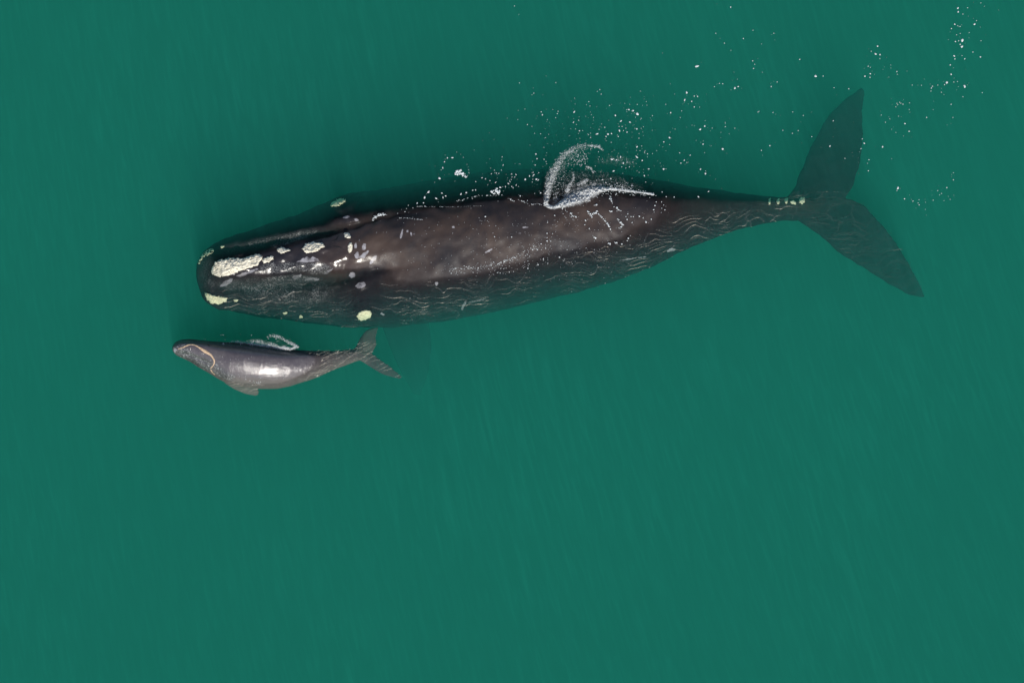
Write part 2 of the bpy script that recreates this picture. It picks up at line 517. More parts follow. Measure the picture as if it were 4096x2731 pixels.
def skin(name, dark, brown, pale, spec, rough, bumps, lo=0.42, hi=0.66, mott=0.13):
    m, t, out = mat(name)
    p = objpos(t)
    geo = t.nodes.new("ShaderNodeNewGeometry")
    sep = t.nodes.new("ShaderNodeSeparateXYZ")
    t.links.new(geo.outputs['Position'], sep.inputs[0])
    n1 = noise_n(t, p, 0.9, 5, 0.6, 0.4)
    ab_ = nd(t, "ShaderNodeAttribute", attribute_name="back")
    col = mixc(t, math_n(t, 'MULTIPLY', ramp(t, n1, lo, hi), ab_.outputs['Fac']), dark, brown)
    fine = noise_n(t, p, 14, 4, 0.65)
    col = mixc(t, math_n(t, 'MULTIPLY', ramp(t, fine, 0.46, 0.75), mott), col, pale)
    at = nd(t, "ShaderNodeAttribute", attribute_name="scar")
    rag = noise_n(t, p, 16, 4, 0.7)
    sc_ = math_n(t, 'ADD', at.outputs['Fac'], math_n(t, 'MULTIPLY', math_n(t, 'SUBTRACT', rag, 0.5), 1.3))
    sm_ = math_n(t, 'MULTIPLY', ramp(t, sc_, 0.40, 0.66), ramp(t, noise_n(t, p, 9, 3, 0.6), 0.30, 0.62, 0.18, 0.85))
    col = mixc(t, sm_, col, (0.42, 0.41, 0.44))
    ak = nd(t, "ShaderNodeAttribute", attribute_name="speck")
    col = mixc(t, math_n(t, 'MULTIPLY', ak.outputs['Fac'], 0.75), col, (0.022, 0.023, 0.026))
    grain = noise_n(t, p, 42, 5, 0.8)
    broad_ = noise_n(t, p, 4.5, 3, 0.6)
    gk = math_n(t, 'MULTIPLY', ramp(t, grain, 0.48, 0.66), ramp(t, broad_, 0.35, 0.6, 0.25, 1.0))
    col = mixc(t, math_n(t, 'MULTIPLY', ramp(t, ak.outputs['Fac'], 0.2, 0.8), gk), col, (0.50, 0.51, 0.50))
    b = nd(t, "ShaderNodeBsdfPrincipled")
    t.links.new(col, b.inputs['Base Color'])
    dry = ramp(t, sep.outputs[2], -0.04, 0.07)                 # under water the wet skin has no shine of its own
    aw = nd(t, "ShaderNodeAttribute", attribute_name="wet")
    t.links.new(math_n(t, 'MULTIPLY', math_n(t, 'MULTIPLY', dry, spec), ramp(t, aw.outputs['Fac'], 0, 1, 0.38, 1.0)), b.inputs['Specular IOR Level'])
    if isinstance(rough, tuple):
        rr = ramp(t, noise_n(t, p, 2.2, 3, 0.6), 0.35, 0.65, *rough)
        rr = math_n(t, 'MULTIPLY', rr, ramp(t, aw.outputs['Fac'], 0, 1, 1.0, 0.40))
        t.links.new(rr, b.inputs['Roughness'])
    else:
        b.inputs['Roughness'].default_value = rough
    hsum = None
    prev = None
    for (scale, det, strength, dist, dim) in bumps:
        bump = nd(t, "ShaderNodeBump", i_Strength=strength, i_Distance=dist)
        hn = noise_n(t, p, scale, det, 0.6)
        if dim:
            hn = math_n(t, 'MULTIPLY', hn, math_n(t, 'ADD', ramp(t, ak.outputs['Fac'], 0.1, 0.8), dim - 1.0))
        t.links.new(hn, bump.inputs['Height'])
        if prev is not None:
            t.links.new(prev, bump.inputs['Normal'])
        prev = bump.outputs[0]
    t.links.new(prev, b.inputs['Normal'])
    t.links.new(b.outputs[0], out.inputs['Surface'])
    return m

put_attr(mother_me, "scar", field(mother_me, M_SCAR, 5.0))
near_lip = poly(z1, (180, 1060), (700, 1000), (1400, 1060), (1560, 1180), (1350, 1330), (900, 1300), (450, 1200))
chin = poly(z1, (100, 850), (240, 760), (220, 980), (300, 1060), (230, 1150), (120, 1100))
far_lip = poly(z1, (280, 760), (700, 600), (1300, 490), (1330, 560), (800, 690), (500, 780))
put_attr(mother_me, "speck", np.maximum(field(mother_me, M_SPECK, 8.0), 0.64 * field(mother_me, [near_lip, chin, far_lip], 40.0)))
P_ = to_px(co_of(mother_me))[:, 0] / Q
put_attr(mother_me, "wet", np.clip((940 - P_) / 160, 0, 1))
mr = np.array(MOTHER, float)
Y_ = to_px(co_of(mother_me))[:, 1] / Q
yr, yb, yt = (np.interp(P_, mr[:, 0], mr[:, k]) for k in (3, 2, 1))
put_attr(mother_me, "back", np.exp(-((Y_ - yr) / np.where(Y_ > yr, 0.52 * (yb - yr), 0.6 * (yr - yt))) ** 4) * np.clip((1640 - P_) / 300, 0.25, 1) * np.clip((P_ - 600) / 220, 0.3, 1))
cr_ = np.array(CALF, float)
PC = to_px(co_of(calf_me)) / Q
cyr, cyb = (np.interp(PC[:, 0], cr_[:, 0], cr_[:, k]) for k in (3, 2))
put_attr(calf_me, "back", np.clip(1.25 - np.clip((PC[:, 1] - cyr) / (cyb - cyr + 3), 0, 2) * 1.1, 0, 1) * np.clip((1000 - PC[:, 0]) / 330, 0, 1) * (PC[:, 0] < 835) + 1.0 * np.clip((PC[:, 0] - 812) / 40, 0, 1) * (PC[:, 1] > 815))
put_attr(calf_me, "wet", np.ones(len(calf_me.vertices)))
put_attr(calf_me, "scar", field(calf_me, C_SCAR, 5.0))
put_attr(calf_me, "speck", field(calf_me, C_SPECK, 8.0))
M_BVH, C_BVH = bvh_of(mother_me), bvh_of(calf_me)

def surf(px, py, which=None):
    """height of the highest thing (whale skin or sea) at a photograph pixel, and its hit on the skin if any"""
    z = None
    for bv in ([M_BVH, C_BVH] if which is None else [which]):
        p = Vector(W(px, py, 0, 1.0)); o = Vector((0, 0, H))
        h = bv.ray_cast(o, (p - o).normalized())
        if h[0] is not None and (z is None or h[0].z > z):
            z = h[0].z
    return z

def whale(name, loc, label, cat, me, mt):
    r = bpy.data.objects.new(name, None)
    r.location = loc
    C.objects.link(r)
    tag(r, label, cat)
    bpy.context.view_layer.update()
    adopt(link("body", me, mt), r)
    return r
def adopt(child, par):
    child.parent = par
    child.matrix_parent_inverse = par.matrix_world.inverted()
    return child

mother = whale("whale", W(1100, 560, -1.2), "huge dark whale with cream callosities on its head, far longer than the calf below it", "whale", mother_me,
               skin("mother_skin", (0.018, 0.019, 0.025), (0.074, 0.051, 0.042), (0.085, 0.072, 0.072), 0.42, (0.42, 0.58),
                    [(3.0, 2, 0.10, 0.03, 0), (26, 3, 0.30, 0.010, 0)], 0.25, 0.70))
calf = whale("whale", W(545, 830, -0.2), "small grey whale calf with a wet shining back and a beige line across its head", "whale calf", calf_me,
             skin("calf_skin", (0.170, 0.152, 0.138), (0.088, 0.076, 0.084), (0.17, 0.155, 0.15), 1.0, (0.26, 0.44),
                  [(9, 2, 0.16, 0.02, 0), (21, 4, 0.52, 0.012, 0), (52, 2, 0.62, 0.007, 0)], 0.15, 0.42, 0.40))

# ------------------------------------------------------------------ callosities: rough raised patches of skin
def callosity_mat(name, col, col2):
    m, t, out = mat(name)
    p = objpos(t)
    n1 = noise_n(t, p, 26, 5, 0.8)
    n2 = noise_n(t, p, 9, 3, 0.6)
    c = mixc(t, ramp(t, n1, 0.36, 0.50), col2, col)
    c = mixc(t, math_n(t, 'MULTIPLY', ramp(t, n2, 0.5, 0.7), 0.35), c, col2)
    b = nd(t, "ShaderNodeBsdfPrincipled", i_Roughness=0.7)
    b.inputs['Specular IOR Level'].default_value = 0.25
    t.links.new(c, b.inputs['Base Color'])
    bump = nd(t, "ShaderNodeBump", i_Strength=0.9, i_Distance=0.02)
    t.links.new(noise_n(t, p, 45, 4, 0.7), bump.inputs['Height'])
    t.links.new(bump.outputs[0], b.inputs['Normal'])
    t.links.new(b.outputs[0], out.inputs['Surface'])
    return m
CAL = callosity_mat("callosity_cream", (0.95, 0.90, 0.74), (0.46, 0.41, 0.31))
CAL_GLINT_Y = callosity_mat("callosity_and_glint_yellow", (0.95, 0.93, 0.62), (0.58, 0.56, 0.36))
CAL_B = callosity_mat("callosity_beige", (0.68, 0.50, 0.34), (0.42, 0.28, 0.18))

def patch(par, bv, outline, h, mt, name="callosity", step=2.4, ragged=5.0, label=None, seed=0.0, holes=0.0):
    P = np.array(outline, float)
    lo, hi = P.min(0) - 8, P.max(0) + 8
    nx, ny = int((hi[0] - lo[0]) / step) + 2, int((hi[1] - lo[1]) / step) + 2
    gx, gy = np.meshgrid(lo[0] + np.arange(nx) * step, lo[1] + np.arange(ny) * step, indexing='ij')
    pts = np.stack([gx.ravel(), gy.ravel()], 1)
    d = sdist(pts, P)
    V, idx, F = [], {}, []
    for i, (x, y) in enumerate(pts):
        rag = mnoise.noise(Vector((x / 9.0, y / 9.0, seed))) + 0.6 * mnoise.noise(Vector((x / 3.5, y / 3.5, seed + 5)))
        dd = -d[i] + ragged * rag
        if holes and mnoise.noise(Vector((x / 5.0, y / 5.0, seed + 9))) > holes:
            continue
        if dd < -step * 1.2:
            continue
        zs = surf(x, y, bv)
        if zs is None:
            continue
        e = min(1, max(0, dd / 6.0)); e = e * (2 - e)
        bump_ = 0.5 + 0.5 * mnoise.noise(Vector((x / 4.0, y / 4.0, seed + 2))) + 0.35 * mnoise.noise(Vector((x / 13.0, y / 13.0, seed + 3)))
        z = zs - 0.012 + (h * e * bump_ + 0.012 * (e > 0)) if dd > 0 else zs - 0.03
        idx[i] = len(V)
        V.append(W(x, y, z, 1.0))
    for i in range(nx - 1):
        for j in range(ny - 1):
            q4 = [i * ny + j, (i + 1) * ny + j, (i + 1) * ny + j + 1, i * ny + j + 1]
            if all(k in idx for k in q4):
                F.append(tuple(idx[k] for k in q4)[::-1])
    if not F:
        return None
    # close the patch underneath so that it has a body of its own
    me = pydata(name, V, F)
    bm = bmesh.new(); bm.from_mesh(me)
    bmesh.ops.delete(bm, geom=[v for v in bm.verts if not v.link_faces], context='VERTS')
    bd = [e for e in bm.edges if e.is_boundary]
    ext = bmesh.ops.extrude_edge_only(bm, edges=bd)
    for g in ext['geom']:
        if isinstance(g, bmesh.types.BMVert):
            g.co.z -= 0.05
    bmesh.ops.recalc_face_normals(bm, faces=bm.faces)
    bm.to_mesh(me); bm.free()
    me.polygons.foreach_set('use_smooth', [True] * len(me.polygons))
    o = adopt(link(name, me, mt), par)
    if label:
        o['label'] = label
    return o

bonnet = poly(z1, (218, 960), (232, 900), (258, 860), (300, 836), (420, 812), (560, 818), (640, 782), (715, 768), (765, 800), (738, 850),
              (690, 905), (600, 925), (500, 962), (400, 1002), (310, 1015), (240, 992))
patch(mother, M_BVH, bonnet, 0.07, CAL, label="long cream callosity covering the snout tip", seed=1)
patch(mother, M_BVH, poly(z1, (755, 830), (800, 800), (875, 795), (872, 835), (800, 870), (760, 865)), 0.05, CAL, seed=2)
patch(mother, M_BVH, poly(z1, (905, 730), (960, 695), (1000, 712), (1055, 735), (1010, 750), (960, 768), (915, 755)), 0.05, CAL, seed=3)
patch(mother, M_BVH, poly(z1, (1168, 720), (1210, 665), (1290, 645), (1380, 655), (1415, 685), (1380, 715), (1300, 755), (1210, 768)), 0.06, CAL, seed=4)
patch(mother, M_BVH, oval(z1, 1645, 578, 42, 28, 25), 0.05, CAL, ragged=3, seed=5)
patch(mother, M_BVH, oval(z1, 1675, 706, 26, 56, 8), 0.05, CAL, ragged=3, seed=6)
patch(mother, M_BVH, poly(z1, (76, 850), (85, 800), (150, 745), (215, 715), (268, 730), (240, 760), (150, 800), (110, 850), (90, 890)), 0.05, CAL_GLINT_Y, ragged=6, seed=7, holes=0.35)
patch(mother, M_BVH, oval(z1, 340, 698, 24, 15), 0.04, CAL_GLINT_Y, ragged=2, seed=8)
patch(mother, M_BVH, poly(z1, (140, 1165), (200, 1195), (300, 1210), (385, 1230), (390, 1265), (310, 1300), (220, 1290), (175, 1250)), 0.06, CAL_GLINT_Y, ragged=5, seed=9,
      label="bright yellowish callosity on the near lower lip, under water")
patch(mother, M_BVH, oval(z1, 480, 1258, 28, 18), 0.04, CAL_GLINT_Y, ragged=3, seed=10)
patch(mother, M_BVH, oval(z1, 993, 1390, 26, 16), 0.04, CAL_GLINT_Y, ragged=3, seed=11)
patch(mother, M_BVH, oval(z1, 1160, 1430, 22, 18), 0.04, CAL_GLINT_Y, ragged=3, seed=12)
patch(mother, M_BVH, oval(z1, 1545, 236, 85, 36, -22), 0.06, CAL_GLINT_Y, ragged=5, seed=13, holes=0.55, label="pale green callosity over the far eye, under water")
patch(mother, M_BVH, oval(z1, 1822, 1412, 84, 52, -18), 0.06, CAL_GLINT_Y, ragged=4, seed=14, label="bright round callosity over the near eye, under water")

for k_, (x_, y_, a_, b__) in enumerate([(1768, 463, 3.5, 8), (1787, 463, 4, 8), (1806, 461, 5, 7), (1822, 465, 7, 5), (1842, 461, 7, 9)]):  # sun glints on the tail stock, put in as pale raised patches
    patch(mother, M_BVH, oval(zM, x_, y_, a_, b__, 12), 0.03, CAL_GLINT_Y, ragged=5, seed=40 + k_)

def ribbon(pts, widths, n=80):
    """outline of a band along points, in photograph pixels"""
    s = np.linspace(0, 1, n)
    p = poly_at(pts, s)
    for k in range(2): p[:, k] = smooth1(p[:, k], 4)
    wv = np.interp(s, np.linspace(0, 1, len(widths)), widths)
    tg = np.gradient(p, axis=0); nn = np.stack([-tg[:, 1], tg[:, 0]], 1); nn /= np.linalg.norm(nn, axis=1)[:, None] + 1e-9
    return [tuple(x) for x in p + nn * wv[:, None] / 2] + [tuple(x) for x in (p - nn * wv[:, None] / 2)[::-1]]
line = poly(z5b, (240, 445), (330, 420), (420, 375), (520, 335), (600, 335), (690, 365), (780, 430), (870, 490), (960, 545), (1030, 590), (1075, 660), (1100, 720), (1095, 790), (1060, 850), (1010, 900))
patch(calf, C_BVH, ribbon(line, [3.5, 5, 6, 6, 6.5, 8, 11, 14, 10, 8, 7, 5, 4]), 0.03, CAL_B, step=1.2, ragged=1.2, seed=20, label="wavy beige callosity line curving across the head")
patch(calf, C_BVH, ribbon(poly(z5b, (1008, 925), (1050, 995), (1118, 1052)), [4, 5, 3]), 0.03, CAL_B, step=1.2, ragged=1.2, seed=21)

# blowholes: dark slits with a raised lip
m, t, out = mat("blowhole_dark")
b = nd(t, "ShaderNodeBsdfPrincipled", i_Base_Color=(0.004, 0.004, 0.005, 1), i_Roughness=0.6)
t.links.new(b.outputs[0], out.inputs['Surface'])
BLOW = m
def slit(par, bv, pts, wd):
    return patch(par, bv, ribbon(pts, [1.5, wd, wd, 1.5], 30), 0.004, BLOW, name="blowhole", step=1.0, ragged=0.3, seed=30)
slit(calf, C_BVH, poly(z5b, (930, 330), (965, 352), (1000, 390)), 6)
slit(calf, C_BVH, poly(z5b, (945, 268), (975, 272), (1003, 282)), 3.5)
slit(mother, M_BVH, poly(z1, (1470, 650), (1530, 625), (1560, 570)), 6)
slit(mother, M_BVH, poly(z1, (1470, 690), (1560, 700), (1605, 725)), 6)

# ------------------------------------------------------------------ foam
m, t, out = mat("white_foam")
p = objpos(t)
b = nd(t, "ShaderNodeBsdfPrincipled", i_Roughness=0.35)
b.inputs['Specular IOR Level'].default_value = 0.5
t.links.new(mixc(t, ramp(t, noise_n(t, p, 60, 3, 0.6), 0.3, 0.6), (0.50, 0.55, 0.56), (0.78, 0.81, 0.82)), b.inputs['Base Color'])
bump = nd(t, "ShaderNodeBump", i_Strength=0.6, i_Distance=0.01)
t.links.new(noise_n(t, p, 90, 2, 0.6), bump.inputs['Height'])
t.links.new(bump.outputs[0], b.inputs['Normal'])
t.links.new(b.outputs[0], out.inputs['Surface'])
FOAM = m

def blob_geo(rng, r, h, long=1.0, ang=0.0, n=9, hole=False):
    """one low irregular dome of foam round the origin; with a hole it is a ring of froth about a bubble"""
    V, F = [], []
    ph = [rng.random() * 6.28 for _ in range(3)]
    am = [rng.uniform(0.05, 0.28), rng.uniform(0.04, 0.18), rng.uniform(0.02, 0.1)]
    rings = [(1.0, -0.15), (0.93, 0.45), (0.62, 0.95)] if not hole else [(1.0, -0.15), (0.92, 0.6), (0.72, 0.9), (0.50, 0.35), (0.45, -0.15)]
    ca, sa = math.cos(ang), math.sin(ang)
    for (k, z) in rings:
        for j in range(n):
            a = 2 * math.pi * j / n
            rr = r * k * (1 + sum(am[q_] * math.sin((q_ + 2) * a + ph[q_]) for q_ in range(3)))
            x, y = rr * math.cos(a) * long, rr * math.sin(a)
            V.append((x * ca - y * sa, x * sa + y * ca, h * z))
    for i in range(len(rings) - 1):
        for j in range(n):
            k = (j + 1) % n
            F.append((i * n + j, i * n + k, (i + 1) * n + k, (i + 1) * n + j))
    if not hole:
        V.append((0, 0, h)); c = len(V) - 1
        F += [((len(rings) - 1) * n + j, (len(rings) - 1) * n + (j + 1) % n, c) for j in range(n)]
    return V, F

rng = random.Random(11)
NEAR_TAIL = "white foam fleck drifting on the green water around the mother's flukes"
SETS = []   # (mapping, list of (u, v, radius[, length ratio, tilt]), label, group)
SETS.append((z7, [(1898,140,14,1.7,20),(1810,365,12),(1793,428,9,1.6,80),(1853,440,7),(1875,395,7),(1903,397,7),(1875,488,7),(1920,490,4),(1388,547,17),(1353,520,9),(1315,510,9),(1298,512,5),
 (1200,560,10),(1248,608,9,1.4,30),(1323,617,8),(1235,690,10,1.3,-60),(1300,703,8),(1384,675,9),(1137,720,9,1.6,10),(1045,718,9,1.7,15),(1167,715,8),(1120,740,7),(1225,740,6),(893,692,7),
 (848,530,9,1.5,70),(973,443,5),(852,413,4),(566,530,6),(576,555,8),(427,506,4),(844,617,6),(886,602,5),(1663,750,11),(1614,786,7),(1673,537,8),(1767,522,5),(1385,828,9),(1425,822,5),
 (1402,755,5),(1450,875,6),(1475,888,6),(1403,715,4),(1517,563,5),(1470,473,4),(1965,652,9),(1925,680,10,1.5,0),(1968,605,4),(2140,620,4),(2118,847,11),(1950,806,7),(1750,880,6),(1840,900,6),
 (1790,943,8),(1760,968,7),(1812,963,5),(1613,1018,11),(1633,1017,4),(1927,1020,7),(1970,1060,8),(1972,1035,4),(2222,327,10),(2252,313,7),(2090,287,5),(2118,290,6),(2047,315,5),(380,283,5),(503,370,5),(487,384,4),
 (1110,662,6),(1270,690,5),(1290,670,5),(1258,655,5),(1232,655,5),(690,580,5),(618,597,4),(988,750,5),(920,690,4),(983,480,5)],
 "white foam fleck drifting on the open green water above the whale's back", "foam flecks above the mother's back"))
SETS.append((z7, [(1170,935,9,2.2,0),(1245,915,8,1.5,70),(1185,1035,8,1.8,20),(1210,940,8),(1268,968,8,1.5,-50),(1300,960,6),(1383,915,7,3.2,-45),(1430,945,8),(1320,1000,6),(1448,1075,8),(1485,1018,5,3,0),
 (520,890,7,1.6,10),(530,930,7),(525,1105,9,1.6,40),(560,1222,8),(1343,1160,8),(1910,1255,9),(1997,1210,6,1.8,50),(1703,1258,7),(1600,1215,6),(1635,1255,6),(1290,1010,5),(1255,1000,5),(1350,960,5),(1090,1110,6,2,10),(1040,1115,5),
 (1160,1100,6,1.8,0),(590,935,6),(515,985,6),(495,1080,5),(545,1050,5),(430,1105,8,1.5,-60),(1215,1140,6),(1460,1130,5)],
 "white foam scrap in the broken water beside the splash", "foam scraps beside the splash"))
SETS.append((z2, [(1018,292,10),(1070,290,9,2.2,0),(988,333,7,1.8,50),(970,395,8,2,-80),(953,418,5),(935,505,16),(885,548,4),(820,648,13,1.6,40),(780,705,11,2.2,70),(768,762,9),(702,765,8,1.7,75),(658,815,6),(610,788,6),(590,822,5),
 (575,855,6,1.5,10),(498,872,5),(900,715,10,1.9,-50),(972,705,8,2.2,85),(1000,690,10),(1215,655,10,1.5,30),(1160,670,10,1.6,50),(1283,630,8,1.4,20),(1313,627,9),(1315,540,7),(1380,500,6,2.4,10),(1475,647,8),
 (1570,600,10,1.9,-10),(1655,560,7,2.5,-50),(1625,590,7),(1690,590,6),(1780,690,8,1.5,30),(1950,515,8,1.7,40),(1920,470,8,2,50),(1905,545,6),(1690,460,6,1.6,-70),(1830,520,8,1.7,-50),(960,660,10),(1115,232,4),(1158,255,4),(1185,287,5),
 (1510,420,5,2,-50),(1470,400,5)],
 "white foam scrap on the dark water along the mother's far flank", "foam scraps along the far flank"))
SETS.append((z3, [(632,945,13),(625,990,9),(672,1030,10),(1075,877,9),(1067,935,12),(1055,905,8),(1108,905,9),(1132,905,9),(1195,902,13),(1235,920,8),(1265,962,15),(1320,932,11),(1120,967,10),(1358,790,11),(1345,833,11),(1372,752,9),
 (1428,752,8),(1430,818,7),(1462,835,9),(1450,785,7),(1425,862,6),(1350,860,6),(1080,1132,13),(1070,1157,8,1.7,10),(1103,1105,6),(1012,1192,11,1.4,0),(232,1160,11),(268,1162,9),(230,1080,9),(288,1083,7),(360,1330,11),(135,1408,10),
 (238,1393,7),(30,1443,8),(410,1352,6),(192,1345,9),(440,1250,7),(725,1250,6),(723,1280,6),(642,1235,6),(235,965,8),(310,893,10),(250,1300,6)],
 "round froth bubble on the thin water over the mother's hindquarters", "froth bubbles on the hindquarters"))
SETS.append((z2, [(1415,905,12),(1437,948,6),(1510,1115,9),(1690,1118,10),(1525,1000,5),(1725,1335,9),(1640,1362,9),(1910,1250,10,1.5,40),(1860,1450,8),(1570,1495,8),(1540,1490,7),(1665,1485,8),(1710,1480,6),(1968,1408,9),(2022,1360,8),
 (1058,1497,9),(1060,1110,0),(900,1490,5),(1200,1495,5),(1330,1495,5),(1860,1370,7),(1960,1250,9,1.6,60),(2060,1080,10),(2060,1125,8),(2060,1160,12),(1998,1190,10),(2045,1235,9),(1995,658,9)],
 "round froth bubble along the waterline on the mother's near flank", "froth bubbles on the near flank"))
SETS.append((z4, [(230,87,9),(252,77,6),(470,77,5),(510,47,4),(763,8,11),(813,8,5),(885,85,4),(982,92,5),(612,245,4),(482,248,4),(383,245,4),(880,303,5),(858,470,7),(957,551,4),(461,467,6),(405,498,5),(148,488,8),(20,457,6),(30,338,6),(3,357,5),
 (230,352,4),(167,320,3),(547,366,4),(610,386,4),(648,368,4),(738,408,4),(682,268,4),(36,650,7),(3,622,6)],
 "white foam fleck floating between the mother's tail stock and her far fluke", "foam flecks near the far fluke"))
SETS.append((zA, [(752,58,9),(754,84,8),(820,56,4),(787,100,4),(730,170,7),(767,186,5),(751,181,4),(707,201,5),(868,170,9),(908,191,3),(882,146,4),(912,22,4),(937,45,3),(831,229,4),(768,235,4),(743,244,4),(783,282,12,1.5,80),(735,291,6),
 (757,286,5),(768,310,6),(780,326,10,1.4,15),(913,285,4),(857,364,5),(909,398,7),(726,391,8),(731,412,6),(800,411,6),(781,389,4),(699,454,6),(705,519,7),(675,576,11),(659,591,5),(799,602,12),(724,573,4),(749,570,4),(755,605,3),(787,675,4),
 (922,647,4),(637,644,4),(655,661,3),(612,594,4),(574,602,5),(567,615,6),(564,636,4),(498,596,4),(434,594,4),(705,728,5),(718,820,4),(534,819,5),(580,766,3)],
 "white foam fleck in the long drifting trail farthest out beyond the flukes", "foam flecks trailing beyond the flukes"))
SETS.append((zA, [(192,323,7),(178,377,8,1.6,-20),(209,382,7),(148,359,4),(208,410,4),(127,463,5),(141,515,7),(104,532,7),(139,540,5),(142,471,4),(327,500,5),(330,519,4),(270,539,3),(284,455,3),(415,718,4),(369,727,5),(327,722,4),(346,714,4),
 (355,721,4),(333,731,4),(319,745,4),(413,764,4),(338,811,4),(277,829,4),(219,803,4),(383,862,7),(412,916,6),(320,925,3),(373,949,3),(291,902,3),(227,1024,8),(247,853,4),(99,999,7),(86,969,5),(77,1037,5),(132,1114,5),(128,1191,5),(122,1139,4),
 (290,1107,3),(334,1311,11),(327,1328,4),(380,1386,6),(439,1402,5),(482,1428,5),(475,1415,4),(481,1393,4),(526,1410,3),(580,1396,4),(612,1329,4),(624,1359,4),(638,1349,4),(675,1308,6),(721,1254,5),(721,1205,4),(655,1399,3),(698,1390,4),(525,1460,3)],
 "white foam fleck floating on the green water behind the notch of the mother's flukes", "foam flecks behind the flukes"))
SETS.append((zB, [(97,42,4),(1550,49,6),(1450,225,4),(1700,205,4),(1635,260,5),(1508,291,4),(1552,340,3),(1840,225,4),(1758,297,3),(1092,358,3),(2014,400,5),(1698,410,5),(1712,433,4),(1704,461,5),(1763,487,3)],
 "lone white foam speck far out on the open green water", "far foam specks"))
SC = {z7: 2.138, z2: 2.614, z3: 2.614, z4: 1.651, zA: 1.743, zB: 1.68}

def rest(px, py, lift=0.012):
    zs = surf(px, py)
    return max(0.026, (zs if zs is not None else -9) + lift)

allf = []
for (f, L, label, group) in SETS:
    for it in L:
        u, v, r = it[:3]
        if r <= 0: continue
        lg, ti = (it[3], it[4]) if len(it) > 3 else (rng.uniform(1.0, 1.25), rng.uniform(0, 180))
        px, py = f(u, v)
        allf.append((r / SC[f] * 0.005 * (0.58 if group.startswith('froth') else 0.67), px, py, lg, ti, label, group, f is z3))
allf.sort(key=lambda a: -a[0])
MESHES = {}
for n_, (r, px, py, lg, ti, label, group, ring) in enumerate(allf[:298]):
    hole = r > 0.019 and (ring or rng.random() < 0.3) and lg < 1.3
    V, F = blob_geo(rng, r, max(0.010, r * 0.55), lg, R(ti), 12, hole)
    me = pydata("foam_fleck", V, F)
    o = link("foam_fleck", me, FOAM)
    o.location = W(px, py, rest(px, py), 1.0)
    tag(o, label, "foam fleck", group)

# the countless small specks, the broken froth and the spray
class Froth:
    def __init__(s): s.V, s.F = [], []
    def add(s, px, py, r, h=None, lg=1.0, ti=0.0, n=6, lift=0.01, z=None):
        V, F = blob_geo(rng, r, h if h else r * 0.7, lg, ti, n)
        x, y, zz = W(px, py, rest(px, py, lift) if z is None else z, 1.0)
        o = len(s.V)
        s.V += [(a + x, b_ + y, c + zz) for a, b_, c in V]
        s.F += [tuple(i + o for i in f) for f in F]
    def strand(s, pts, wd, n, r0, r1, jit=1.0, zf=None):
        """beads of froth strewn along a line: wd = half-width in photograph pixels"""
        for _ in range(int(n * 0.45)):
            q_ = rng.random()
            p_ = poly_at(pts, [q_])[0]
            w_ = 1.5 * np.interp(q_, np.linspace(0, 1, len(wd)), wd)
            dx, dy = rng.gauss(0, 0.5) * w_, rng.gauss(0, 0.5) * w_
            s.add(p_[0] + dx, p_[1] + dy, r0 + (r1 - r0) * rng.random() ** 2.2, lg=rng.uniform(1, 1.8), ti=rng.uniform(0, 3.14))
    def done(s, name): return link(name, pydata(name, s.V, s.F), FOAM)

fr = Froth()
for (r, px, py, lg, ti, *_q) in allf[298:]:
    fr.add(px, py, r, lg=lg, ti=R(ti))
for (r, px, py, *_q) in allf:                     # each fleck trails a few specks
    for _ in range(rng.choice((0, 0, 1, 1, 2))):
        fr.add(px + rng.gauss(0, 28), py + rng.gauss(0, 22), rng.uniform(0.002, 0.005))
for _ in range(200):
    px, py = rng.gauss(2420, 200), rng.gauss(540, 90)
    fr.add(px, py, rng.uniform(0.002, 0.007), lg=rng.uniform(1, 2), ti=rng.uniform(0, 3))
for _ in range(50):                               # flecks drawn out along the far flank
    q_ = rng.random()
    px, py = 1900 + 260 * q_ + rng.gauss(0, 60), 730 - 20 * q_ + rng.gauss(0, 40)
    fr.add(px, py, rng.uniform(0.002, 0.008), lg=rng.uniform(1, 3), ti=rng.uniform(0.6, 1.8))
for _ in range(260):                              # droplets over the wet back and hindquarters
    px, py = rng.gauss(2260, 150), rng.gauss(980, 75)
    fr.add(px, py, rng.uniform(0.002, 0.006))
for _ in range(120):
    fr.add(rng.uniform(1500, 2150), rng.uniform(850, 1080), rng.uniform(0.003, 0.006))
# beaded edge where the sea breaks on the back
S_ = fr.strand
S_(poly(z2, (1115, 745), (1180, 735), (1230, 715), (1330, 690), (1450, 685), (1590, 680), (1640, 710), (1700, 740), (1780, 740), (1860, 765), (1900, 780), (1970, 770), (2050, 800)), [2, 2.4, 2, 1.5, 2, 2, 2], 230, 0.003, 0.008)
S_(poly(z2, (235, 945), (260, 910), (300, 885), (340, 880), (390, 890)), [2, 4, 5, 4, 1], 120, 0.005, 0.013)
S_(poly(z2, (510, 920), (600, 920), (660, 930), (770, 940)), [1, 1, 1], 90, 0.003, 0.006)
S_(poly(z2, (700, 798), (800, 800)), [1.5, 1.2], 50, 0.003, 0.006)  # start of the wave-edge glint, drawn in froth
S_(poly(z2, (800, 800), (900, 803), (1100, 803), (1400, 793)), [0.8, 0.8, 0.5], 120, 0.002, 0.004)  # thin specular line along a wave edge, put in as white froth
S_(poly(z2, (1105, 470), (1110, 445), (1150, 435), (1180, 455), (1200, 475), (1215, 490), (1190, 495)), [4, 5, 5, 4, 3], 70, 0.010, 0.024)
S_(poly(z2, (1210, 340), (1235, 380), (1250, 440), (1225, 480)), [1.5], 22, 0.003, 0.006)
S_(poly(z2, (1480, 655), (1520, 625), (1560, 655)), [4, 6, 4], 40, 0.012, 0.028)
